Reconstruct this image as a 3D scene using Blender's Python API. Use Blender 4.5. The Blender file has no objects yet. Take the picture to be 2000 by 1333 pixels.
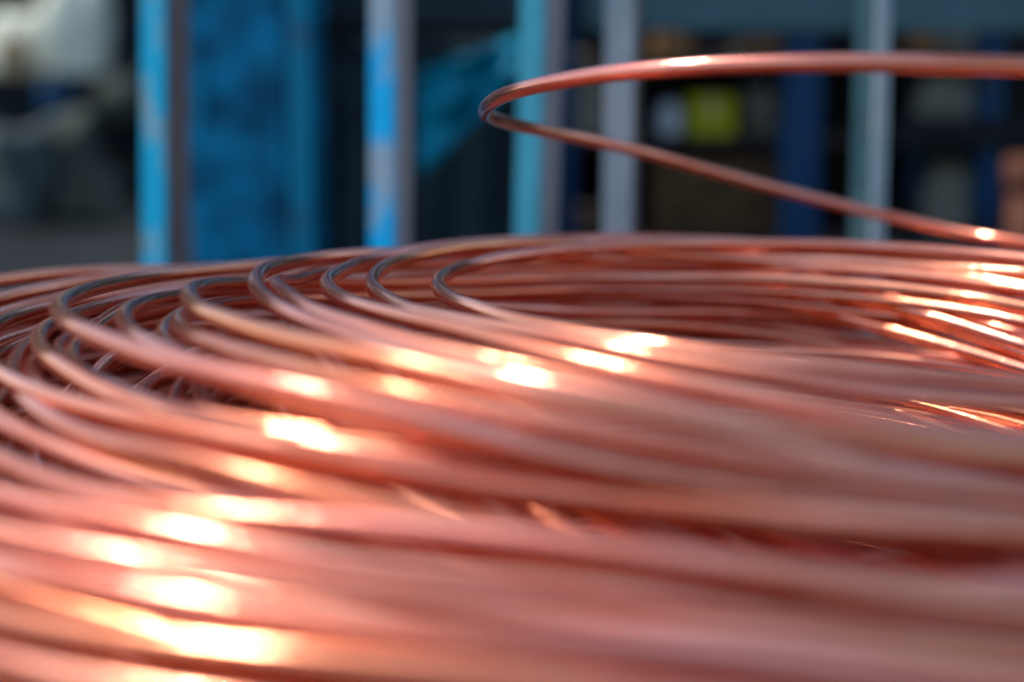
import bpy, bmesh, math, random
import numpy as np
from mathutils import Vector, Matrix, noise

# ------------------------------------------------------------------ camera, sky, sun, exposure
scn = bpy.context.scene
FPX = 2870.0                      # focal length in photo pixels (photo is 2000 px wide)
PITCH = math.radians(6.5)
EYE = 0.42
cam_d = bpy.data.cameras.new('camera'); cam = bpy.data.objects.new('camera', cam_d)
scn.collection.objects.link(cam); scn.camera = cam
cam.location = (0, 0, EYE)
cam.rotation_euler = (math.pi / 2 - PITCH, 0, 0)
cam_d.sensor_width = 36.0
cam_d.lens = FPX / 2000 * 36
cam_d.shift_y = -0.14975
cam_d.clip_start = 0.02; cam_d.clip_end = 400
cam_d.dof.use_dof = True
cam_d.dof.focus_distance = 0.785
cam_d.dof.aperture_fstop = 2.15
cam_d.dof.aperture_blades = 0

SUN_AZ, SUN_EL = math.radians(-78), math.radians(58)      # azimuth from +Y towards +X
world = bpy.data.worlds.new('World'); scn.world = world; world.use_nodes = True
wn = world.node_tree.nodes; wl = world.node_tree.links
sky = wn.new('ShaderNodeTexSky'); sky.sky_type = 'NISHITA'; sky.sun_disc = False
sky.sun_elevation = SUN_EL; sky.sun_rotation = SUN_AZ
sky.air_density = 1.0; sky.dust_density = 0.9; sky.ozone_density = 1.0
bg = wn['Background']; bg.inputs['Strength'].default_value = 0.15
wl.new(sky.outputs['Color'], bg.inputs['Color'])
sun_d = bpy.data.lights.new('sun', 'SUN'); sun = bpy.data.objects.new('sun', sun_d)
scn.collection.objects.link(sun)
sun_d.energy = 2.0; sun_d.angle = math.radians(0.6); sun_d.color = (1.0, 0.94, 0.86)
sd = Vector((math.cos(SUN_EL) * math.sin(SUN_AZ), math.cos(SUN_EL) * math.cos(SUN_AZ), math.sin(SUN_EL)))
sun.rotation_euler = sd.to_track_quat('Z', 'Y').to_euler()
sun.location = sd * 5

scn.view_settings.view_transform = 'Standard'; scn.view_settings.look = 'None'
scn.view_settings.gamma = 1.0; scn.view_settings.use_curve_mapping = False
scn.view_settings.exposure = 0.72
scn.render.engine = 'CYCLES'
scn.cycles.use_denoising = True
scn.cycles.max_bounces = 8; scn.cycles.glossy_bounces = 6; scn.cycles.diffuse_bounces = 4
scn.cycles.sample_clamp_indirect = 6.0

# ------------------------------------------------------------------ helpers
rnd = random.Random(11)
COL = scn.collection

def link_mesh(name, verts, faces, mat, parent=None, smooth=False, uv=None):
    me = bpy.data.meshes.new(name); me.from_pydata(verts, [], faces); me.update()
    if uv is not None:
        l = me.uv_layers.new(name='UVMap'); l.data.foreach_set('uv', np.asarray(uv, dtype=np.float32).ravel())
    if smooth:
        me.polygons.foreach_set('use_smooth', [True] * len(me.polygons))
    me.materials.append(mat)
    o = bpy.data.objects.new(name, me); COL.objects.link(o)
    if parent is not None: o.parent = parent
    return o

def from_bm(name, bm, mat, parent=None, smooth=False):
    me = bpy.data.meshes.new(name); bm.to_mesh(me); bm.free()
    if smooth: me.polygons.foreach_set('use_smooth', [True] * len(me.polygons))
    me.materials.append(mat)
    o = bpy.data.objects.new(name, me); COL.objects.link(o)
    if parent is not None: o.parent = parent
    return o

def tag(o, label=None, cat=None, group=None, kind=None):
    if label: o['label'] = label
    if cat: o['category'] = cat
    if group: o['group'] = group
    if kind: o['kind'] = kind
    return o

def thing(name, loc, label, cat, group=None, rz=0.0):
    o = bpy.data.objects.new(name, None); COL.objects.link(o)
    o.location = loc; o.rotation_euler = (0, 0, rz); o.empty_display_size = 0.05
    return tag(o, label, cat, group)

def bm_box(bm, x0, x1, y0, y1, z0, z1, bevel=0.0):
    r = bmesh.ops.create_cube(bm, size=1.0)
    vs = r['verts']
    for v in vs:
        v.co = Vector(((x0 + x1) / 2 + v.co.x * (x1 - x0), (y0 + y1) / 2 + v.co.y * (y1 - y0), (z0 + z1) / 2 + v.co.z * (z1 - z0)))
    if bevel:
        es = list({e for v in vs for e in v.link_edges})
        bmesh.ops.bevel(bm, geom=es, offset=bevel, segments=2, affect='EDGES', profile=0.6)
    return bm

def box(name, x0, x1, y0, y1, z0, z1, mat, parent=None, bevel=0.003):
    return from_bm(name, bm_box(bmesh.new(), x0, x1, y0, y1, z0, z1, bevel), mat, parent)

def at(px, py, Y):
    """point at world depth Y on the sight line through a photo position"""
    py0 = 40 + FPX * math.tan(PITCH)
    u, v = (px - 1000) / FPX, -(py - py0) / FPX
    d = Vector((u, math.cos(PITCH) + v * math.sin(PITCH), -math.sin(PITCH) + v * math.cos(PITCH)))
    return Vector((0, 0, EYE)) + d * (Y / d.y)

def lathe(name, prof, mat, parent=None, n=28, loc=(0, 0, 0)):
    vs, fs = [], []
    for r, z in prof:
        for i in range(n):
            a = 2 * math.pi * i / n; vs.append((loc[0] + r * math.cos(a), loc[1] + r * math.sin(a), loc[2] + z))
    for j in range(len(prof) - 1):
        for i in range(n):
            fs.append((j * n + i, j * n + (i + 1) % n, (j + 1) * n + (i + 1) % n, (j + 1) * n + i))
    fs.append(tuple(range(n))[::-1]); fs.append(tuple((len(prof) - 1) * n + i for i in range(n)))
    return link_mesh(name, vs, fs, mat, parent, smooth=True)

def lump(name, c, rx, ry, rz, mat, seed, rough=0.25, parent=None, sub=4, square=0.0, freq=1.6):
    """a sack or stone: displaced, flattened ball with its underside at c.z"""
    bm = bmesh.new(); bmesh.ops.create_icosphere(bm, subdivisions=sub, radius=1.0)
    off = Vector((seed * 7.3, seed * 3.1, seed * 1.7))
    for v in bm.verts:
        n = v.co.normalized()
        if square:
            m = max(abs(n.x), abs(n.y), abs(n.z)); n = n.lerp(n / m, square)
        k = 1 + rough * noise.noise(n * freq + off) + rough * 0.4 * noise.noise(n * freq * 3 + off)
        p = n * k
        z = max(p.z, -0.72)
        v.co = Vector((p.x * rx, p.y * ry, (z + 0.72) * rz / 1.72))
    o = from_bm(name, bm, mat, parent, smooth=True); o.location = c
    return o

# ------------------------------------------------------------------ materials
def new_mat(name):
    m = bpy.data.materials.new(name); m.use_nodes = True
    return m, m.node_tree.nodes, m.node_tree.links, m.node_tree.nodes['Principled BSDF']

def plain(name, col, rough=0.6, var=0.25, scale=14.0, metal=0.0, bump=0.15, col2=None):
    """base colour broken by two noises, with fine relief"""
    m, n, l, b = new_mat(name)
    tc = n.new('ShaderNodeTexCoord')
    t = n.new('ShaderNodeTexNoise'); t.inputs['Scale'].default_value = scale; t.inputs['Detail'].default_value = 6
    l.new(tc.outputs['Object'], t.inputs['Vector'])
    r = n.new('ShaderNodeValToRGB'); r.color_ramp.elements[0].position = 0.35; r.color_ramp.elements[1].position = 0.68
    c2 = col2 or tuple(c * (1 - var) for c in col)
    r.color_ramp.elements[0].color = (*c2, 1); r.color_ramp.elements[1].color = (*col, 1)
    l.new(t.outputs['Fac'], r.inputs['Fac']); l.new(r.outputs['Color'], b.inputs['Base Color'])
    b.inputs['Roughness'].default_value = rough; b.inputs['Metallic'].default_value = metal
    b.inputs['Specular IOR Level'].default_value = 0.12
    t2 = n.new('ShaderNodeTexNoise'); t2.inputs['Scale'].default_value = scale * 7; t2.inputs['Detail'].default_value = 4
    l.new(tc.outputs['Object'], t2.inputs['Vector'])
    bp = n.new('ShaderNodeBump'); bp.inputs['Strength'].default_value = bump; bp.inputs['Distance'].default_value = 0.004
    l.new(t2.outputs['Fac'], bp.inputs['Height']); l.new(bp.outputs['Normal'], b.inputs['Normal'])
    return m

def chipped(name, paint, bare, cover=0.5, scale=9.0, stretch=0.45, rough=0.45):
    """painted steel with the paint chipped away to a second colour"""
    m, n, l, b = new_mat(name)
    tc = n.new('ShaderNodeTexCoord'); mp = n.new('ShaderNodeMapping'); mp.inputs['Scale'].default_value = (1, 1, stretch)
    l.new(tc.outputs['Object'], mp.inputs['Vector'])
    t = n.new('ShaderNodeTexNoise'); t.inputs['Scale'].default_value = scale; t.inputs['Detail'].default_value = 7
    l.new(mp.outputs['Vector'], t.inputs['Vector'])
    r = n.new('ShaderNodeValToRGB'); r.color_ramp.elements[0].position = cover - 0.025; r.color_ramp.elements[1].position = cover + 0.025
    r.color_ramp.elements[0].color = (*paint, 1); r.color_ramp.elements[1].color = (*bare, 1)
    l.new(t.outputs['Fac'], r.inputs['Fac'])
    t2 = n.new('ShaderNodeTexNoise'); t2.inputs['Scale'].default_value = scale * 5; t2.inputs['Detail'].default_value = 6
    l.new(tc.outputs['Object'], t2.inputs['Vector'])
    mx = n.new('ShaderNodeMix'); mx.data_type = 'RGBA'; mx.blend_type = 'MULTIPLY'; mx.inputs[0].default_value = 0.5
    r2 = n.new('ShaderNodeValToRGB'); r2.color_ramp.elements[0].color = (0.45, 0.45, 0.45, 1); r2.color_ramp.elements[1].position = 0.6
    l.new(t2.outputs['Fac'], r2.inputs['Fac']); l.new(r.outputs['Color'], mx.inputs[6]); l.new(r2.outputs['Color'], mx.inputs[7])
    l.new(mx.outputs[2], b.inputs['Base Color'])
    bp = n.new('ShaderNodeBump'); bp.inputs['Strength'].default_value = 0.3; bp.inputs['Distance'].default_value = 0.001
    l.new(t.outputs['Fac'], bp.inputs['Height']); l.new(bp.outputs['Normal'], b.inputs['Normal'])
    b.inputs['Roughness'].default_value = rough; b.inputs['Specular IOR Level'].default_value = 0.2
    return m

def copper_mat(name, tarnish=0.0):
    """bright drawn copper: u runs along the rod (metres), v round it (0..1)"""
    m, n, l, b = new_mat(name)
    uv = n.new('ShaderNodeUVMap'); uv.uv_map = 'UVMap'
    oi = n.new('ShaderNodeObjectInfo')
    def streak(su, sv, scale, detail):
        mp = n.new('ShaderNodeMapping'); mp.inputs['Scale'].default_value = (su, sv, 1)
        ad = n.new('ShaderNodeVectorMath'); ad.operation = 'ADD'
        cb = n.new('ShaderNodeCombineXYZ'); mu = n.new('ShaderNodeMath'); mu.operation = 'MULTIPLY'; mu.inputs[1].default_value = 37.0
        l.new(oi.outputs['Random'], mu.inputs[0]); l.new(mu.outputs[0], cb.inputs['X']); l.new(mu.outputs[0], cb.inputs['Z'])
        l.new(uv.outputs['UV'], mp.inputs['Vector']); l.new(mp.outputs['Vector'], ad.inputs[0]); l.new(cb.outputs[0], ad.inputs[1])
        t = n.new('ShaderNodeTexNoise'); t.inputs['Scale'].default_value = scale; t.inputs['Detail'].default_value = detail
        l.new(ad.outputs[0], t.inputs['Vector']); return t
    fine = streak(9.0, 26.0, 1.0, 5)       # drawing lines along the rod
    mid = streak(16.0, 5.0, 1.0, 4)
    spots = streak(420.0, 14.0, 1.0, 3)    # small pits and scuffs
    r = n.new('ShaderNodeValToRGB')
    r.color_ramp.elements[0].position = 0.30; r.color_ramp.elements[0].color = (0.66, 0.18, 0.095, 1)
    r.color_ramp.elements[1].position = 0.66; r.color_ramp.elements[1].color = (0.90, 0.38, 0.255, 1)
    l.new(mid.outputs['Fac'], r.inputs['Fac'])
    tone = streak(2.6, 0.0, 1.0, 2)        # slow change of tone along and between rods, reflected colour put into the base
    rt = n.new('ShaderNodeValToRGB')
    rt.color_ramp.elements[0].position = 0.34; rt.color_ramp.elements[0].color = (1.0, 1.05, 0.80, 1)
    rt.color_ramp.elements[1].position = 0.66; rt.color_ramp.elements[1].color = (0.96, 0.93, 1.08, 1)
    l.new(tone.outputs['Fac'], rt.inputs['Fac'])
    tm = n.new('ShaderNodeMix'); tm.data_type = 'RGBA'; tm.blend_type = 'MULTIPLY'; tm.inputs[0].default_value = 1.0
    l.new(r.outputs['Color'], tm.inputs[6]); l.new(rt.outputs['Color'], tm.inputs[7])
    mx = n.new('ShaderNodeMix'); mx.data_type = 'RGBA'; mx.blend_type = 'MIX'
    rs = n.new('ShaderNodeValToRGB'); rs.color_ramp.elements[0].position = 0.66; rs.color_ramp.elements[1].position = 0.74
    rs.color_ramp.elements[0].color = (0, 0, 0, 1); rs.color_ramp.elements[1].color = (0.55, 0.55, 0.55, 1)
    l.new(spots.outputs['Fac'], rs.inputs['Fac']); l.new(rs.outputs['Color'], mx.inputs[0])
    l.new(tm.outputs[2], mx.inputs[6]); mx.inputs[7].default_value = (0.25, 0.08, 0.05, 1)
    l.new(mx.outputs[2], b.inputs['Base Color'])
    b.inputs['Metallic'].default_value = 1.0
    b.inputs['Anisotropic'].default_value = 0.55; b.inputs['Anisotropic Rotation'].default_value = 0.25
    tg = n.new('ShaderNodeTangent'); tg.direction_type = 'UV_MAP'; tg.uv_map = 'UVMap'
    l.new(tg.outputs['Tangent'], b.inputs['Tangent'])
    mr = n.new('ShaderNodeMapRange'); mr.inputs['From Min'].default_value = 0.3; mr.inputs['From Max'].default_value = 0.7
    mr.inputs['To Min'].default_value = 0.06 + tarnish; mr.inputs['To Max'].default_value = 0.14 + tarnish
    l.new(fine.outputs['Fac'], mr.inputs['Value']); l.new(mr.outputs['Result'], b.inputs['Roughness'])
    bp = n.new('ShaderNodeBump'); bp.inputs['Strength'].default_value = 0.22; bp.inputs['Distance'].default_value = 0.0006
    ad2 = n.new('ShaderNodeMath'); ad2.operation = 'ADD'
    l.new(fine.outputs['Fac'], ad2.inputs[0]); l.new(spots.outputs['Fac'], ad2.inputs[1])
    l.new(ad2.outputs[0], bp.inputs['Height']); l.new(bp.outputs['Normal'], b.inputs['Normal'])
    b2 = n.new('ShaderNodeBsdfPrincipled')                # the duller film between the polished ridges
    b2.inputs['Metallic'].default_value = 1.0; b2.inputs['Roughness'].default_value = 0.36
    l.new(mx.outputs[2], b2.inputs['Base Color']); l.new(bp.outputs['Normal'], b2.inputs['Normal'])
    ms = n.new('ShaderNodeMixShader'); ms.inputs[0].default_value = 0.28
    out = n['Material Output']
    l.new(b.outputs[0], ms.inputs[1]); l.new(b2.outputs[0], ms.inputs[2]); l.new(ms.outputs[0], out.inputs['Surface'])
    return m

M_COPPER = copper_mat('copper')
M_GROUND = plain('shade_dark_ground', (0.022, 0.027, 0.029), 0.9, 0.4, 5.0, bump=0.4)  # ground beyond the slab, darkened to stand in for shade
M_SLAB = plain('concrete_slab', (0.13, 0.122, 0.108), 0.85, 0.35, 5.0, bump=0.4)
M_WALL = plain('dark_cladding', (0.012, 0.018, 0.024), 0.7, 0.4, 3.0)

# ------------------------------------------------------------------ setting
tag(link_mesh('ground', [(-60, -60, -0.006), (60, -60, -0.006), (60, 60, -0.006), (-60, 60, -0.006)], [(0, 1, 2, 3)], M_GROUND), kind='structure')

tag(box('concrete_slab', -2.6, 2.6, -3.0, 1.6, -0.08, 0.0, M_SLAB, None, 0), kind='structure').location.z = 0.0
WALL_Y, WALL_H = 4.7, 1.75
wall = thing('shed_wall', (0.4, WALL_Y, 0), 'dark ribbed metal shed wall far behind the racks and sacks', 'wall')
box('backing', -4.5, 4.5, 0.03, 0.10, 0, WALL_H, M_WALL, wall, 0)
rib_me = None
for i in range(45):
    x = -4.4 + i * 0.2
    if rib_me is None:
        o = box('cladding_rib', -0.05, 0.05, -0.01, 0.031, 0.02, WALL_H - 0.02, M_WALL, wall, 0.008); rib_me = o.data
    else:
        o = bpy.data.objects.new('cladding_rib', rib_me); COL.objects.link(o); o.parent = wall
    o.location = (x, 0, 0)

# ------------------------------------------------------------------ the copper coil
ROD = 0.0083                                   # rod diameter
# one row per visible turn: centre x, y, mean radius, mean height, then harmonics of radius (2nd, 3rd) and of height (1st..3rd)
TURNS = {
    'A': (0.1868, 0.7887, 0.2235, 0.2711, 0.0028, -0.0054, -0.0006, 0, -0.007, -0.0059, -0.0008, 0.0025, -0, 0.0003),
    'B': (0.1593, 0.7777, 0.2325, 0.2711, 0.0006, -0.0144, -0.0006, 0.0038, -0.0077, -0.0079, 0.0022, 0.0011, 0.0034, 0.0014),
    'C': (0.1658, 0.7706, 0.2619, 0.271, -0.001, -0.0126, -0.003, 0.0035, -0.0102, -0.0062, 0.0023, 0.0035, 0.0028, -0.0005),
    'D2': (0.1407, 0.7602, 0.259, 0.2688, 0.0047, -0.014, -0.0002, -0.0017, -0.0173, -0.0043, -0.0006, 0.0066, -0.001, 0.0021),
    'D1': (0.1346, 0.75, 0.2642, 0.2685, 0.0022, -0.0137, 0.0002, -0.0001, -0.018, -0.0055, -0.0009, 0.006, -0.0015, 0.0018),
    'E': (0.1047, 0.7339, 0.2594, 0.2624, 0.0059, -0.0079, -0.0005, -0.0002, -0.0198, -0.0164, -0.0002, 0.0088, -0.0019, 0.0004),
    'F': (0.1076, 0.7281, 0.2656, 0.2573, 0.0041, -0.0102, 0.0001, -0.0047, -0.016, -0.0175, -0.0012, 0.0091, -0.0022, 0.0018),
    'H': (0.0877, 0.7574, 0.3039, 0.2612, 0.009, -0.0109, 0.0022, -0.0068, -0.0219, -0.0083, -0.0065, 0.0098, -0.0032, -0.0001),
    'F2': (0.1034, 0.7336, 0.2704, 0.2518, 0.0042, -0.0106, 0.0001, -0.0045, -0.0185, -0.0189, -0.0006, 0.0095, -0.0025, 0.0016),
    'G': (0.0835, 0.7481, 0.2691, 0.2529, 0.008, -0.0102, 0.0025, -0.0068, -0.0232, -0.0079, -0.0055, 0.0098, -0.0038, -0.0002),
    'I1': (0.0635, 0.7707, 0.2918, 0.2466, 0.0121, -0.0106, 0.002, -0.0078, -0.0217, -0.0099, -0.0085, 0.0089, -0.0025, 0.0015),
    'I2': (0.0639, 0.7744, 0.2866, 0.2483, 0.0113, -0.0103, 0.002, -0.0074, -0.0194, -0.0098, -0.0078, 0.0088, -0.003, 0.0008),
    'I3': (0.0673, 0.7563, 0.28, 0.2491, 0.0091, -0.0108, 0.0022, -0.0069, -0.0207, -0.0077, -0.0067, 0.0095, -0.0032, 0.0001),
    'I4': (0.0515, 0.7621, 0.283, 0.2396, 0.0108, -0.0107, 0.002, -0.0072, -0.019, -0.0109, -0.0075, 0.0096, -0.0029, 0.0003),
    'J': (0.0723, 0.7528, 0.3126, 0.2406, 0.0064, -0.0112, 0.0029, -0.0062, -0.0271, -0.0019, -0.0048, 0.0089, -0.0041, 0),
    'K': (0.1482, 0.7655, 0.3643, 0.2423, 0.0408, -0.0167, -0.0121, -0.0032, -0.0157, -0.0196, 0.0018, -0.0008, 0.0002, 0.001),
    'L': (0.1471, 0.7718, 0.3845, 0.2374, 0.044, -0.0113, -0.013, -0.0021, -0.0158, -0.0179, 0.0033, -0.0033, -0.0009, 0.0005),
    'M': (0.1379, 0.7682, 0.4012, 0.2335, 0.0383, -0.0118, -0.0131, -0.0034, -0.0209, -0.0197, 0.003, -0.0033, -0.0002, 0.0042),
    'N': (0.1345, 0.764, 0.4045, 0.231, 0.0453, -0.0037, -0.018, -0.0031, -0.0242, -0.0162, 0.005, -0.0054, 0.0002, 0.0031),
    'O': (0.1265, 0.7502, 0.4192, 0.2279, 0.0489, -0.0135, -0.0137, -0.0055, -0.0271, -0.0187, 0.0046, -0.0058, -0.0018, 0.0044),
    'P': (0.1256, 0.7519, 0.4294, 0.2256, 0.044, -0.0096, -0.0132, -0.0063, -0.0233, -0.0156, 0.0016, -0.0053, 0.0004, 0.0046),
    'Q': (0.1223, 0.7547, 0.4339, 0.2231, 0.0387, -0.0074, -0.0109, -0.0053, -0.0157, -0.0139, 0.0015, -0.0072, -0.0001, 0.0052),
    'R': (0.1262, 0.7602, 0.4507, 0.2215, 0.0437, -0.0045, -0.0066, -0.0042, -0.0081, -0.0194, 0.0019, -0.0093, -0.003, 0.0054),
    'LOOSE': (0.2041, 0.858, 0.2264, 0.3437, -0.0182, 0.0086, -0.0089, -0.0037, -0.0278, -0.0578, -0.0031, -0.015, 0.0036, -0.0034),
}
ORDER = ['LOOSE', 'A', 'B', 'C', 'D1', 'D2', 'E', 'F', 'H', 'G', 'F2', 'K', 'I1', 'I2', 'I3', 'I4', 'J', 'L', 'M', 'N', 'O', 'P', 'Q', 'R']

def plan(q, n):
    th = np.linspace(0, 2 * np.pi, n, endpoint=False)
    r = np.full(n, q[2]); z = np.full(n, q[3]); i = 4
    for k in (2, 3):
        r += q[i] * np.cos(k * th) + q[i + 1] * np.sin(k * th); i += 2
    for k in (1, 2, 3):
        z += q[i] * np.cos(k * th) + q[i + 1] * np.sin(k * th); i += 2
    return np.stack([q[0] + r * np.cos(th), q[1] + r * np.sin(th), z], 1)

def uneven(P, centre, amp, rs):
    """slight springy unevenness of hand-coiled rod, sideways and up and down"""
    n = len(P); th = np.linspace(0, 2 * np.pi, n, endpoint=False); dr = np.zeros(n); dz = np.zeros(n)
    for k in (5, 7, 9, 12, 16, 21):
        dr += rs.normal(0, amp * 2.2 / k) * np.sin(k * th + rs.rand() * 6.28)
        dz += rs.normal(0, amp * 1.4 / k) * np.sin(k * th + rs.rand() * 6.28)
    P[:, 0] += dr * np.cos(th); P[:, 1] += dr * np.sin(th); P[:, 2] += dz
    return P

# heights are settled from the top turn downwards: every new turn slips under those already placed
GX0, GY0, GS, GN = -0.55, 0.15, 0.002, 700
ceil_map = np.full((GN, GN), 9.0)
_o = np.arange(-4, 5); _dx, _dy = np.meshgrid(_o, _o, indexing='ij'); _rr = np.hypot(_dx, _dy) * GS
_k = _rr < ROD; OFFX, OFFY, OFFZ = _dx[_k], _dy[_k], np.sqrt(ROD ** 2 - _rr[_k] ** 2)

def cells(P):
    ix = np.clip(((P[:, 0] - GX0) / GS).astype(int), 5, GN - 6); iy = np.clip(((P[:, 1] - GY0) / GS).astype(int), 5, GN - 6)
    return ix, iy

def circ_gauss(a, sig):
    n = len(a); k = np.fft.rfftfreq(n) * 2 * np.pi
    return np.fft.irfft(np.fft.rfft(a) * np.exp(-0.5 * (k * sig) ** 2), n)

def settle(P, w=14, sink=0.0, most=1.0):
    P = P.copy()
    if sink:                                             # slip down as a whole before bending
        ix, iy = cells(P); P[:, 2] -= sink * np.clip(P[:, 2] - ceil_map[ix, iy], 0, None).max()
    for _ in range(2):
        ix, iy = cells(P)
        d = np.clip(P[:, 2] - ceil_map[ix, iy], 0, most)
        if d.max() <= 0: break
        m = d.copy()
        for s in range(1, w + 1): m = np.maximum(m, np.maximum(np.roll(d, s), np.roll(d, -s)))
        P[:, 2] -= np.maximum(circ_gauss(m, w * 0.5), 0)
    return P

def stamp(P):
    n = len(P); t = np.arange(0, n, 0.25); i = t.astype(int); fr = (t - i)[:, None]
    Q = P[i] * (1 - fr) + P[(i + 1) % n] * fr
    ix, iy = cells(Q)
    np.minimum.at(ceil_map, ((ix[:, None] + OFFX).ravel(), (iy[:, None] + OFFY).ravel()), (Q[:, 2][:, None] - OFFZ[None]).ravel())

def tube_mesh(P, sides, rad):
    n = len(P)
    T = np.roll(P, -1, 0) - np.roll(P, 1, 0); T /= np.linalg.norm(T, axis=1)[:, None]
    S = np.stack([T[:, 1], -T[:, 0], np.zeros(n)], 1); S /= np.linalg.norm(S, axis=1)[:, None]
    U = np.cross(S, T)
    a = np.linspace(0, 2 * np.pi, sides, endpoint=False)
    V = P[:, None] + rad * (np.cos(a)[None, :, None] * S[:, None] + np.sin(a)[None, :, None] * U[:, None])
    i, j = np.meshgrid(np.arange(n), np.arange(sides), indexing='ij')
    i2, j2 = (i + 1) % n, (j + 1) % sides
    F = np.stack([i * sides + j, i2 * sides + j, i2 * sides + j2, i * sides + j2], -1).reshape(-1, 4)
    L = np.concatenate([[0], np.cumsum(np.linalg.norm(np.roll(P, -1, 0) - P, axis=1))])
    u0, u1, v0, v1 = L[i], L[i + 1], j / sides, (j + 1) / sides
    uv = np.stack([np.stack([u0, v0], -1), np.stack([u1, v0], -1), np.stack([u1, v1], -1), np.stack([u0, v1], -1)], 2).reshape(-1, 2)
    return V.reshape(-1, 3), F, uv

AX, AY = 0.12, 0.775
coil = thing('copper_coil', (AX, AY, 0), 'large coil of bright copper rod in loose overlapping turns, one turn springing up', 'coil')
ORG = np.array([AX, AY, 0.0])

def turn(name, P, sides):
    V, F, uv = tube_mesh(P - ORG, sides, ROD / 2)
    return link_mesh(name, V.tolist(), F.tolist(), M_COPPER, coil, True, uv)

nr = np.random.RandomState(5)
for k in ORDER:
    P = plan(TURNS[k], 420)
    th = np.linspace(0, 2 * np.pi, 420, endpoint=False)
    P = uneven(P, None, 0.0009 if k == 'LOOSE' else (0.0034 if k in 'KLMNOPQR' else 0.0012), nr)
    if k != 'LOOSE':
        P = settle(P, 14, 0.0, 0.005); stamp(P)
    o = turn('loose_turn' if k == 'LOOSE' else 'rod_turn', P, 16)
    if k == 'LOOSE': o['label'] = 'loose turn springing up above the rest of the coil'

# turns stacked right under the visible ones, then loose ones crossing far below
names = [k for k in ORDER if k != 'LOOSE']
n_fill = 0
jobs = []
for d in range(1, 5):
    for k in names:
        if k in 'KLMNOPQR': jobs.append((k, k, 0.0, 0.003, -0.009 * d, 0.0012, 0.0))
        elif d > 1: jobs.append((k, k, 0.0, 0.009, -0.0105 * d, 0.0020, 0.0))
for d in range(4, 13):                                   # outer wall of the stack
    jobs += [(k, k, 0.0, 0.004, -0.0092 * d, 0.0012, 0.0) for k in ('J', 'L', 'N', 'P', 'R')]
for i in range(110):
    a = int(len(names) * nr.rand() ** 0.8); b = min(len(names) - 1, a + nr.randint(1, 5))
    jobs.append((names[a], names[b], nr.rand(), 0.02, -0.034 - 0.045 * i / 110 - 0.008 * nr.rand(), 0.004, 0.3))
for ka, kb, t, jit, dz, bend, sink in jobs:
    q = np.array(TURNS[ka]) * (1 - t) + np.array(TURNS[kb]) * t
    q[0] += nr.normal(0, jit); q[1] += nr.normal(0, jit); q[2] += nr.normal(0, jit * 0.6)
    q[3] += dz
    q[4:8] += nr.normal(0, bend, 4); q[8:14] += nr.normal(0, bend * 0.7, 6)
    P = settle(uneven(plan(q, 260), None, 0.003 if ka in 'KLMNOPQR' else 0.0014, nr), 22, sink, 0.02)
    if P[:, 2].min() < 0.06: continue
    stamp(P); turn('rod_turn', P, 10); n_fill += 1

# the tidy bottom of the stack
VV, FF, UU, base = [], [], [], 0
for z in np.arange(ROD / 2, 0.165, ROD * 0.95):
    top = z > 0.14
    radii = np.arange(0.165, 0.44, 0.0095) if top else np.array([0.165, 0.174, 0.425, 0.434, 0.443])
    for r in radii:
        P = np.zeros((110, 3)); th = np.linspace(0, 2 * np.pi, 110, endpoint=False)
        rr = r + nr.normal(0, 0.002) + 0.003 * np.sin(2 * th + nr.rand() * 6)
        P[:, 0] = rr * np.cos(th); P[:, 1] = rr * np.sin(th); P[:, 2] = z + 0.001 * np.sin(3 * th + nr.rand() * 6)
        P[:, 2] = np.maximum(P[:, 2], ROD / 2)
        V, F, uv = tube_mesh(P, 7, ROD / 2)
        VV.append(V); FF.append(F + base); UU.append(uv); base += len(V)
lo = link_mesh('lower_turns', np.concatenate(VV).tolist(), np.concatenate(FF).tolist(), M_COPPER, coil, True, np.concatenate(UU))
lo['kind'] = 'stuff'
print('fill turns', n_fill)

# ------------------------------------------------------------------ steel posts behind the coil
POST_Y, POST_TOP = 1.36, 0.60
def post(px_top, px_bot, wf, ws, rz, m_front, m_side, label, Y=POST_Y):
    """angle-iron post: a front flange, a side flange running back from its edge, a foot plate"""
    a, b = at(px_top, 0, Y), at(px_bot, 500, Y)
    x0 = b.x + (b.x - a.x) / (b.z - a.z) * (0 - b.z)
    lean = math.atan2(a.x - b.x, a.z - b.z)
    t = thing('steel_post', (x0, Y, 0), label, 'post', 'steel posts in a row behind the coil')
    t.rotation_euler = (0, lean, rz)
    box('front_flange', -wf / 2, wf / 2, -0.002, 0.002, 0.006, POST_TOP, m_front, t, 0.001)
    s = 1 if ws > 0 else -1; x = s * (wf / 2 - 0.002)
    box('side_flange', x - 0.002, x + 0.002, 0.0022, abs(ws), 0.006, POST_TOP - 0.001, m_side, t, 0.0008)
    box('foot_plate', -wf * 0.9, wf * 0.9, -0.03, abs(ws) + 0.02, -0.002, 0.0058, m_side, t, 0.001)
    return t
SKYB = (0.0, 0.38, 0.62); STEEL = (0.26, 0.26, 0.27); BROWN_GREY = (0.12, 0.10, 0.10)
m_p1 = chipped('sky_blue_paint', SKYB, (0.18, 0.36, 0.44), 0.56, 24.0)
m_p2 = chipped('patchy_blue_paint', (0.0, 0.42, 0.82), (0.26, 0.38, 0.46), 0.52, 18.0)
m_p3 = chipped('faded_teal_paint', (0.05, 0.34, 0.46), (0.24, 0.39, 0.45), 0.55, 6.0, 0.2)
m_p4 = chipped('pale_grey_paint', (0.28, 0.38, 0.41), (0.36, 0.43, 0.45), 0.5, 6.0)
m_side1 = chipped('brown_grey_steel', BROWN_GREY, (0.12, 0.10, 0.10), 0.55)  # even brown grey for side flanges and foot plates
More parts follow.
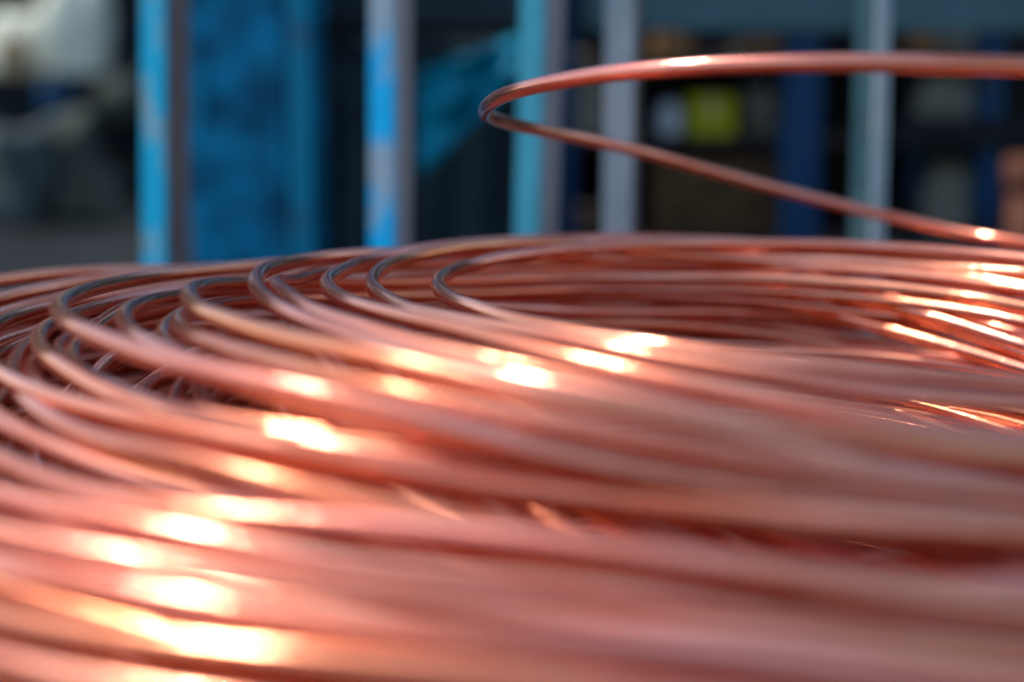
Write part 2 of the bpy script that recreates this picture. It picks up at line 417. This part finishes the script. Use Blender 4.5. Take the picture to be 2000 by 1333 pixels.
m_side2 = chipped('grey_steel', STEEL, (0.30, 0.30, 0.32), 0.55)  # two close greys for side flanges and foot plates
post(308, 306, 0.030, 0.030, math.radians(-32), m_p1, m_side1, 'bright sky blue steel post with a brown edge beside the blue cabinet')
post(750, 748, 0.028, 0.026, math.radians(-32), m_p2, m_side2, 'grey steel post with patches of bright blue paint left on it')
post(1046, 1030, 0.026, 0.034, math.radians(-32), m_p3, m_side2, 'faded teal steel post with a grey edge beside the hanging tarpaulin')
post(1212, 1204, 0.028, 0.018, math.radians(-26), m_p4, m_side1, 'wide pale grey steel post beside the shelf with the yellow box')
post(1726, 1712, 0.016, -0.028, math.radians(30), m_p4, chipped('dull_teal_paint', (0.03, 0.085, 0.105), (0.05, 0.10, 0.115)), 'narrow pale steel post with a dull teal edge before the sacks')

# ------------------------------------------------------------------ blue cabinet
M_CAB = plain('cabinet_blue', (0.0, 0.23, 0.42), 0.4, 0, 22.0, col2=(0.0, 0.055, 0.115))
M_CAB2 = chipped('cabinet_edge_blue', (0.0, 0.22, 0.36), (0.03, 0.12, 0.2), 0.60, 14.0, 1.0)
cy = 1.78
xl, xr = at(366, 250, cy).x, at(606, 250, cy).x
cab = thing('steel_cabinet', ((xl + xr) / 2, cy, 0), 'mottled deep blue steel cabinet standing behind the bright blue post', 'cabinet')
w = (xr - xl) / 2
box('body', -w, w, 0.006, 0.30, 0.01, 0.66, M_CAB, cab, 0.002)
box('door', -w + 0.004, w - 0.028, -0.012, 0.004, 0.03, 0.65, M_CAB, cab, 0.003)
box('corner_strip', w - 0.024, w + 0.003, -0.016, 0.005, 0.012, 0.664, M_CAB2, cab, 0.003)
hd = box('handle', -w + 0.018, -w + 0.026, -0.030, -0.0125, 0.30, 0.36, M_CAB2, cab, 0.002)
for zz in (0.12, 0.52): box('hinge', w - 0.036, w - 0.0285, -0.020, -0.0125, zz, zz + 0.05, M_CAB2, cab, 0.002)

# ------------------------------------------------------------------ covered crate, beam and tarpaulin
M_SLATE = plain('slate_cover', (0.02, 0.042, 0.053), 0.55, 0.35, 9.0)
M_TARP = plain('blue_tarpaulin', (0.0, 0.21, 0.32), 0.4, 0.35, 12.0)
M_BLACK = plain('black_steel', (0.006, 0.008, 0.011), 0.5, 0.3)
M_HEAD = plain('teal_grey_paint', (0.065, 0.14, 0.16), 0.55, 0.2, 10.0)
M_DEEP = chipped('deep_blue_paint', (0.0, 0.038, 0.11), (0.005, 0.02, 0.04), 0.62, 12.0)
def drape(name, pts_fn, nu, nv, mat, parent=None, thick=0.003):
    vs, fs = [], []
    for j in range(nv + 1):
        for i in range(nu + 1): vs.append(pts_fn(i / nu, j / nv))
    for j in range(nv):
        for i in range(nu):
            k = j * (nu + 1) + i; fs.append((k, k + 1, k + nu + 2, k + nu + 1))
    o = link_mesh(name, vs, fs, mat, parent, True)
    sm = o.modifiers.new('thickness', 'SOLIDIFY'); sm.thickness = thick
    return o
cy = 1.95
a, b = at(612, 90, cy), at(1012, 90, cy)
crate = thing('covered_crate', ((a.x + b.x) / 2, cy, 0), 'crate under a dark slate coloured sheet behind the hanging tarpaulin', 'crate')
w = (b.x - a.x) / 2
box('crate_body', -w + 0.012, w - 0.012, 0.03, 0.34, 0.0, a.z - 0.008, M_BLACK, crate, 0.004)
def cover(u, v):
    x = -w + 2 * w * u
    fold = 0.012 * math.sin(u * 21 + 2.0 * v) + 0.008 * math.sin(u * 47 + 5 * v)
    if v < 0.3:
        return (x, 0.36 - (v / 0.3) * 0.36, a.z + 0.004 * math.sin(u * 15) + 0.002)
    k = (v - 0.3) / 0.7
    return (x, -0.004 - k * 0.02 + fold * k, a.z - k * (a.z - 0.02))
drape('cover_sheet', cover, 60, 26, M_SLATE, crate)
bm_y = 1.90
a, b = at(606, 42, bm_y), at(1022, 76, bm_y)
fr = thing('crossbeam_frame', ((a.x + b.x) / 2, bm_y, 0), 'black steel gantry frame standing over the covered crate', 'crossbeam')  # plain steel frame carrying the dark crossbeam
w = (b.x - a.x) / 2
box('crossbar', -w, w, 0, 0.03, b.z, a.z, M_BLACK, fr, 0.003)
for s in (-1, 1): box('leg', s * w - 0.012, s * w + 0.012, 0.001, 0.029, 0, b.z - 0.0005, M_BLACK, fr, 0.002)
a = at(606, -10, bm_y + 0.04); 
box('header_panel', -w, w, 0.0305, 0.05, b.z + 0.002, a.z + 0.1, M_SLATE, fr, 0.002)
ty = 1.82
A_, B_, C_, D_ = at(815, 140, ty), at(1016, 70, ty), at(1016, 150, ty), at(822, 345, ty)
org = Vector((A_.x, ty, 0))
def tarp(u, v):
    top = A_.lerp(B_, u); bot = D_.lerp(C_, u); p = top.lerp(bot, v)
    return (p.x - org.x, 0.012 * math.sin(u * 9 + v * 5) + 0.008 * math.sin(v * 13 - u * 4), p.z)
tp = drape('tarpaulin', tarp, 30, 24, M_TARP)
tp.location = org
tag(tp, 'crumpled bright blue tarpaulin corner hanging between two posts', 'tarpaulin')

M_SCREEN = plain('dark_screen', (0.02, 0.028, 0.034), 0.7, 0.3)
sc_ = thing('shade_screen', (-0.24, 2.42, 0), 'added dark board screen for shade behind the blue cabinet and covered crate', 'screen')  # made-up screen, put in to keep sun off the crate top
for i in range(4): box('board', -0.29 + i * 0.145, -0.149 + i * 0.145, 0, 0.018, 0.02, 0.86, M_SCREEN, sc_, 0.002)
for s in (-1, 1): box('post', s * 0.26 - 0.02, s * 0.26 + 0.02, 0.019, 0.06, 0, 0.85, M_SCREEN, sc_, 0.002)

# ------------------------------------------------------------------ storage rack with goods
RY = 2.15
M_BOARD = plain('dark_board', (0.05, 0.04, 0.035), 0.7, 0.3)
def zat(py, Y=RY): return at(1000, py, Y).z
def xat(px, Y=RY): return at(px, 200, Y).x
rk = thing('storage_rack', (xat(1560), RY, 0), 'deep blue storage rack with open shelves full of goods', 'rack')
rx = xat(1560)
for px in (1107, 1570, 1938):
    wpx = 34 if px == 1107 else (68 if px == 1570 else 42)
    h = wpx / 2 * RY / FPX
    box('upright', xat(px) - rx - h, xat(px) - rx + h, 0, 0.05, 0, 0.80, M_DEEP, rk, 0.003)
    box('upright', xat(px) - rx - h, xat(px) - rx + h, 0.40, 0.45, 0, 0.80, M_DEEP, rk, 0.003)
x0, x1 = xat(1107) - rx, xat(2250) - rx
box('header_beam', x0 + 0.03, x1, -0.022, -0.001, zat(60), zat(-30), M_HEAD, rk, 0.003)
box('shelf_board', x0, x1, 0.052, 0.44, zat(124), zat(112), M_BOARD, rk, 0.002)
box('shelf_board', x0, x1, 0.052, 0.44, zat(290), zat(272), M_BOARD, rk, 0.002)
box('shelf_board', x0, x1, 0.052, 0.44, zat(480), zat(466), M_BOARD, rk, 0.002)
box('front_rail', xat(1745) - rx, x1, -0.020, -0.001, zat(288), zat(228), M_BLACK, rk, 0.002)
box('shade_back_panel', x0, x1, 0.451, 0.46, 0.02, 0.82, M_BLACK, rk, 0.002)  # black panel put in to make the shelf interior dark
box('shade_top_board', x0, x1, -0.01, 0.45, 0.801, 0.815, M_BOARD, rk, 0.002)  # unseen board put in to darken the shelves below
M_CARTON = plain('carton_brown', (0.36, 0.20, 0.08), 0.8, 0.3, 10.0)
M_CREAM = plain('cream_sackcloth', (0.62, 0.60, 0.48), 0.9, 0.25, 22.0, bump=0.4)
M_TAPE = plain('packing_tape', (0.42, 0.30, 0.16), 0.35, 0.15)
M_BEIGE = plain('beige_paper', (0.16, 0.145, 0.11), 0.85, 0.2)
M_YEL = plain('yellow_card', (0.33, 0.32, 0.004), 0.55, 0.12)
M_WHITE = plain('white_plastic', (0.5, 0.56, 0.6), 0.35, 0.1)
M_DKWOOD = plain('dark_timber', (0.12, 0.07, 0.03), 0.75, 0.4, 18.0)
M_TERRA = plain('terracotta', (0.19, 0.075, 0.045), 0.7, 0.25)
def carton(p0, p1, ytop, ybot, Yo, mat, label, name='carton', cat='carton', depth=0.09):
    Y = RY + Yo; a, b = at(p0, ybot, Y), at(p1, ytop, Y)
    t = thing(name, ((a.x + b.x) / 2, Y, a.z), label, cat); w = (b.x - a.x) / 2; h = b.z - a.z
    box('body', -w, w, 0, depth, 0, h, mat, t, 0.003)
    box('flap', -w + 0.002, -0.001, 0.001, depth - 0.001, h + 0.0005, h + 0.003, mat, t, 0)
    box('flap', 0.001, w - 0.002, 0.001, depth - 0.001, h + 0.0005, h + 0.003, mat, t, 0)
    box('tape', -0.008, 0.008, -0.0008, -0.0002, h * 0.55, h, M_TAPE, t, 0)
    return t
carton(1285, 1352, 72, 112, 0.07, M_CARTON, 'small brown carton on the upper shelf next to the pale post')
carton(1440, 1462, 84, 112, 0.08, M_BEIGE, 'small beige carton on the upper shelf between brown ones')
carton(1478, 1528, 76, 112, 0.07, M_CARTON, 'brown carton on the upper shelf against the deep blue upright')
carton(1345, 1437, 192, 272, 0.06, M_YEL, 'bright yellow box standing on the middle shelf', 'yellow_box', 'box')
# white bottle leaning on the yellow box
bp_ = at(1308, 272, RY + 0.10)
t = thing('bottle', (bp_.x, RY + 0.10, bp_.z), 'white plastic bottle beside the yellow box on the middle shelf', 'bottle')
lathe('body', [(0.018, 0), (0.021, 0.004), (0.021, 0.042), (0.015, 0.052), (0.008, 0.058)], M_WHITE, t)
lathe('cap', [(0.0095, 0.0582), (0.0095, 0.072), (0.008, 0.074)], M_BLACK, t, 20)
bp_ = at(1487, 272, RY + 0.10)
t = thing('paper_roll', (bp_.x, RY + 0.10, bp_.z), 'dull beige roll standing beside the yellow box on the middle shelf', 'roll')
lathe('wound_paper', [(0.030, 0), (0.030, 0.075)], M_BEIGE, t)
lathe('core', [(0.010, 0.0755), (0.010, 0.080)], M_CARTON, t, 16)
# timber crate on the bottom shelf
a, b = at(1275, 466, RY + 0.06), at(1528, 310, RY + 0.06)
t = thing('timber_crate', ((a.x + b.x) / 2, RY + 0.06, a.z), 'dark timber crate on the bottom shelf below the yellow box', 'crate')
w, h = (b.x - a.x) / 2, b.z - a.z
box('crate_body', -w + 0.01, w - 0.01, 0.012, 0.30, 0, h - 0.004, M_BLACK, t, 0.002)
for i in range(4):
    box('slat', -w, w, 0.0, 0.010, i * h / 4 + 0.002, (i + 1) * h / 4 - 0.003, M_DKWOOD, t, 0.001)
for s in (-1, 1): box('batten', s * (w - 0.012) - 0.011, s * (w - 0.012) + 0.011, -0.010, -0.0005, 0.001, h, M_DKWOOD, t, 0.001)
def sack(px, ybot, wpx, hpx, Y, mat, seed, label, group=None, depth=None, square=0.35, rough=0.2, name='sack', cat='sack'):
    c = at(px, ybot, Y); k = Y / FPX
    o = lump(name, c, wpx / 2 * k, (depth or wpx / 2 * k * 0.8), hpx * k, mat, seed, rough, square=square)
    return tag(o, label, cat, group)
M_SACK2 = plain('grey_beige_sackcloth', (0.26, 0.265, 0.215), 0.9, 0.25, 22.0, bump=0.4)
sack(1862, 112, 110, 72, RY + 0.14, M_SACK2, 1, 'grey beige sack slumped on the upper shelf behind the narrow post')
sack(1800, 112, 60, 50, RY + 0.13, M_CARTON, 9, 'small brown sack on the upper shelf before the grey beige one')
sack(1846, 272, 130, 130, RY + 0.14, M_SACK2, 2, 'wide grey beige sack on the middle shelf above the black rail')
sack(1852, 466, 112, 150, RY + 0.13, M_SACK2, 3, 'round grey beige sack on the bottom shelf below the black rail')
sack(1142, 272, 78, 165, RY + 0.12, M_SACK2, 4, 'tall grey beige bag squeezed beside the wide pale post')
bp_ = at(1998, 466, RY - 0.12)
t = thing('clay_pipe', (bp_.x, RY - 0.12, 0), 'terracotta pipe standing on the ground before the rack', 'pipe')
lathe('barrel', [(0.022, 0.0), (0.022, bp_.z + 0.07)], M_TERRA, t)
lathe('collar', [(0.027, bp_.z + 0.0705), (0.028, bp_.z + 0.075), (0.028, bp_.z + 0.11), (0.024, bp_.z + 0.114)], M_TERRA, t)

# ------------------------------------------------------------------ heap of sacks and stones at the left
M_PALE = plain('pale_sack', (0.76, 0.77, 0.6), 0.8, 0.15, 12.0)
M_STONE = plain('grey_stone', (0.085, 0.105, 0.105), 0.8, 0.35, 10.0, bump=0.5)
M_STONE2 = plain('olive_grey_stone', (0.10, 0.115, 0.09), 0.8, 0.35, 10.0, bump=0.5)
M_DBLUE = plain('dark_blue_plastic', (0.0, 0.05, 0.12), 0.45, 0.3)
HY = 3.5
M_RACKBLK = M_BLACK
a, b = at(-160, 520, HY), at(262, 225, HY)
plat = thing('low_platform', ((a.x + b.x) / 2, HY, 0), 'low black steel platform carrying the pale sacks', 'platform')
w = (b.x - a.x) / 2
ztop = at(0, 150, HY).z
box('deck', -w, w, 0, 0.9, ztop - 0.03, ztop, M_BLACK, plat, 0.004)
for s in (-1, 1):
    for yy in (0.02, 0.84): box('leg', s * (w - 0.03) - 0.02, s * (w - 0.03) + 0.02, yy, yy + 0.04, 0, ztop - 0.0305, M_BLACK, plat, 0.003)
sack(150, 150, 130, 200, HY + 0.20, M_PALE, 5, 'tall pale cream sack on the black platform', rough=0.22)
sack(40, 150, 130, 130, HY + 0.35, M_PALE, 6, 'slumped pale cream sack leaning back on the black platform', rough=0.25)
sack(28, 149, 60, 80, HY + 0.12, M_TAPE, 7, 'small tan bag at the foot of the pale cream sacks', rough=0.2)
k = HY / FPX
gz = at(0, 440, HY).z
def stone(px, ybot, wpx, hpx, Y, mat, seed, label):
    c = at(px, ybot, Y); c.z = max(c.z, 0)
    o = lump('stone_block', c, wpx / 2 * Y / FPX, wpx / 2 * Y / FPX * 0.8, hpx * Y / FPX, mat, seed, 0.45, square=0.5, freq=1.2)
    return tag(o, label, 'stone')
stone(45, 430, 110, 190, 3.05, M_STONE, 12, 'tall pale grey stone block standing under the platform edge')
stone(140, 430, 110, 210, 3.12, M_STONE2, 13, 'upright olive grey stone block beside the pale grey one')
stone(205, 425, 70, 90, 3.10, M_STONE2, 14, 'small olive grey stone at the end of the row')
stone(-60, 430, 130, 120, 3.10, M_STONE, 15, 'broad pale grey stone at the outer end of the row')
# made-up drum in place of an out-of-focus highlight disc, and blue can
c = at(222, 232, 3.35)
t = thing('light_disc_drum', (c.x, 3.38, 0), 'round grey drum made up for a blurred disc of light beside the platform', 'drum')
rr = 0.052
for yy in (0, 0.07):
    o = lathe('flange', [(rr, 0), (rr, 0.008)], M_STONE2, t, 32); o.rotation_euler = (-math.pi / 2, 0, 0); o.location = (0, yy, at(222, 195, 3.38).z)
o = lathe('hub', [(0.02, 0.0085), (0.02, 0.069)], M_BLACK, t, 20); o.rotation_euler = (-math.pi / 2, 0, 0); o.location = (0, 0, at(222, 195, 3.38).z)
box('stand', -0.02, 0.02, 0.009, 0.068, 0, at(222, 195, 3.38).z - 0.021, M_BLACK, t, 0.003)
c = at(112, 300, 3.3)
t = thing('blue_can', (c.x, 3.3, at(112, 232, 3.3).z), 'dark blue plastic can standing on the stones under the pale sacks', 'can')
lathe('body', [(0.034, 0), (0.036, 0.005), (0.036, 0.075), (0.028, 0.09)], M_DBLUE, t)
lathe('cap', [(0.012, 0.0905), (0.012, 0.105)], M_BLACK, t, 16)

# ------------------------------------------------------------------ fine plastic threads caught on the front turns
M_THREAD = plain('pale_plastic_thread', (0.55, 0.58, 0.66), 0.3, 0.1)
def thread(pts, label):
    P = np.array([list(at(*p)) for p in pts]); t_ = np.linspace(0, len(P) - 1, 24); i = np.minimum(t_.astype(int), len(P) - 2); f_ = (t_ - i)[:, None]
    f_ = f_ * f_ * (3 - 2 * f_); Q = P[i] * (1 - f_) + P[i + 1] * f_
    o0 = Q[-1].copy(); vs, fs = [], []
    for k_, c in enumerate(Q - o0):
        for s in range(6):
            a_ = s * math.pi / 3; vs.append((c[0] + 0.00018 * math.cos(a_), c[1] + 0.00018 * math.sin(a_), c[2] + 0.0001 * math.cos(a_ * 2)))
    for k_ in range(len(Q) - 1):
        for s in range(6): fs.append((k_ * 6 + s, k_ * 6 + (s + 1) % 6, k_ * 6 + 6 + (s + 1) % 6, k_ * 6 + 6 + s))
    o = link_mesh('plastic_thread', vs, fs, M_THREAD, None, True); o.location = o0
    tag(o, label, 'thread')
thread([(240, 1165, 0.44), (290, 1190, 0.435), (308, 1225, 0.425), (300, 1262, 0.42)], 'long bent pale plastic thread hanging across the outer front turns')
thread([(375, 1215, 0.43), (374, 1245, 0.425), (362, 1275, 0.42)], 'short pale plastic thread beside the long bent one')
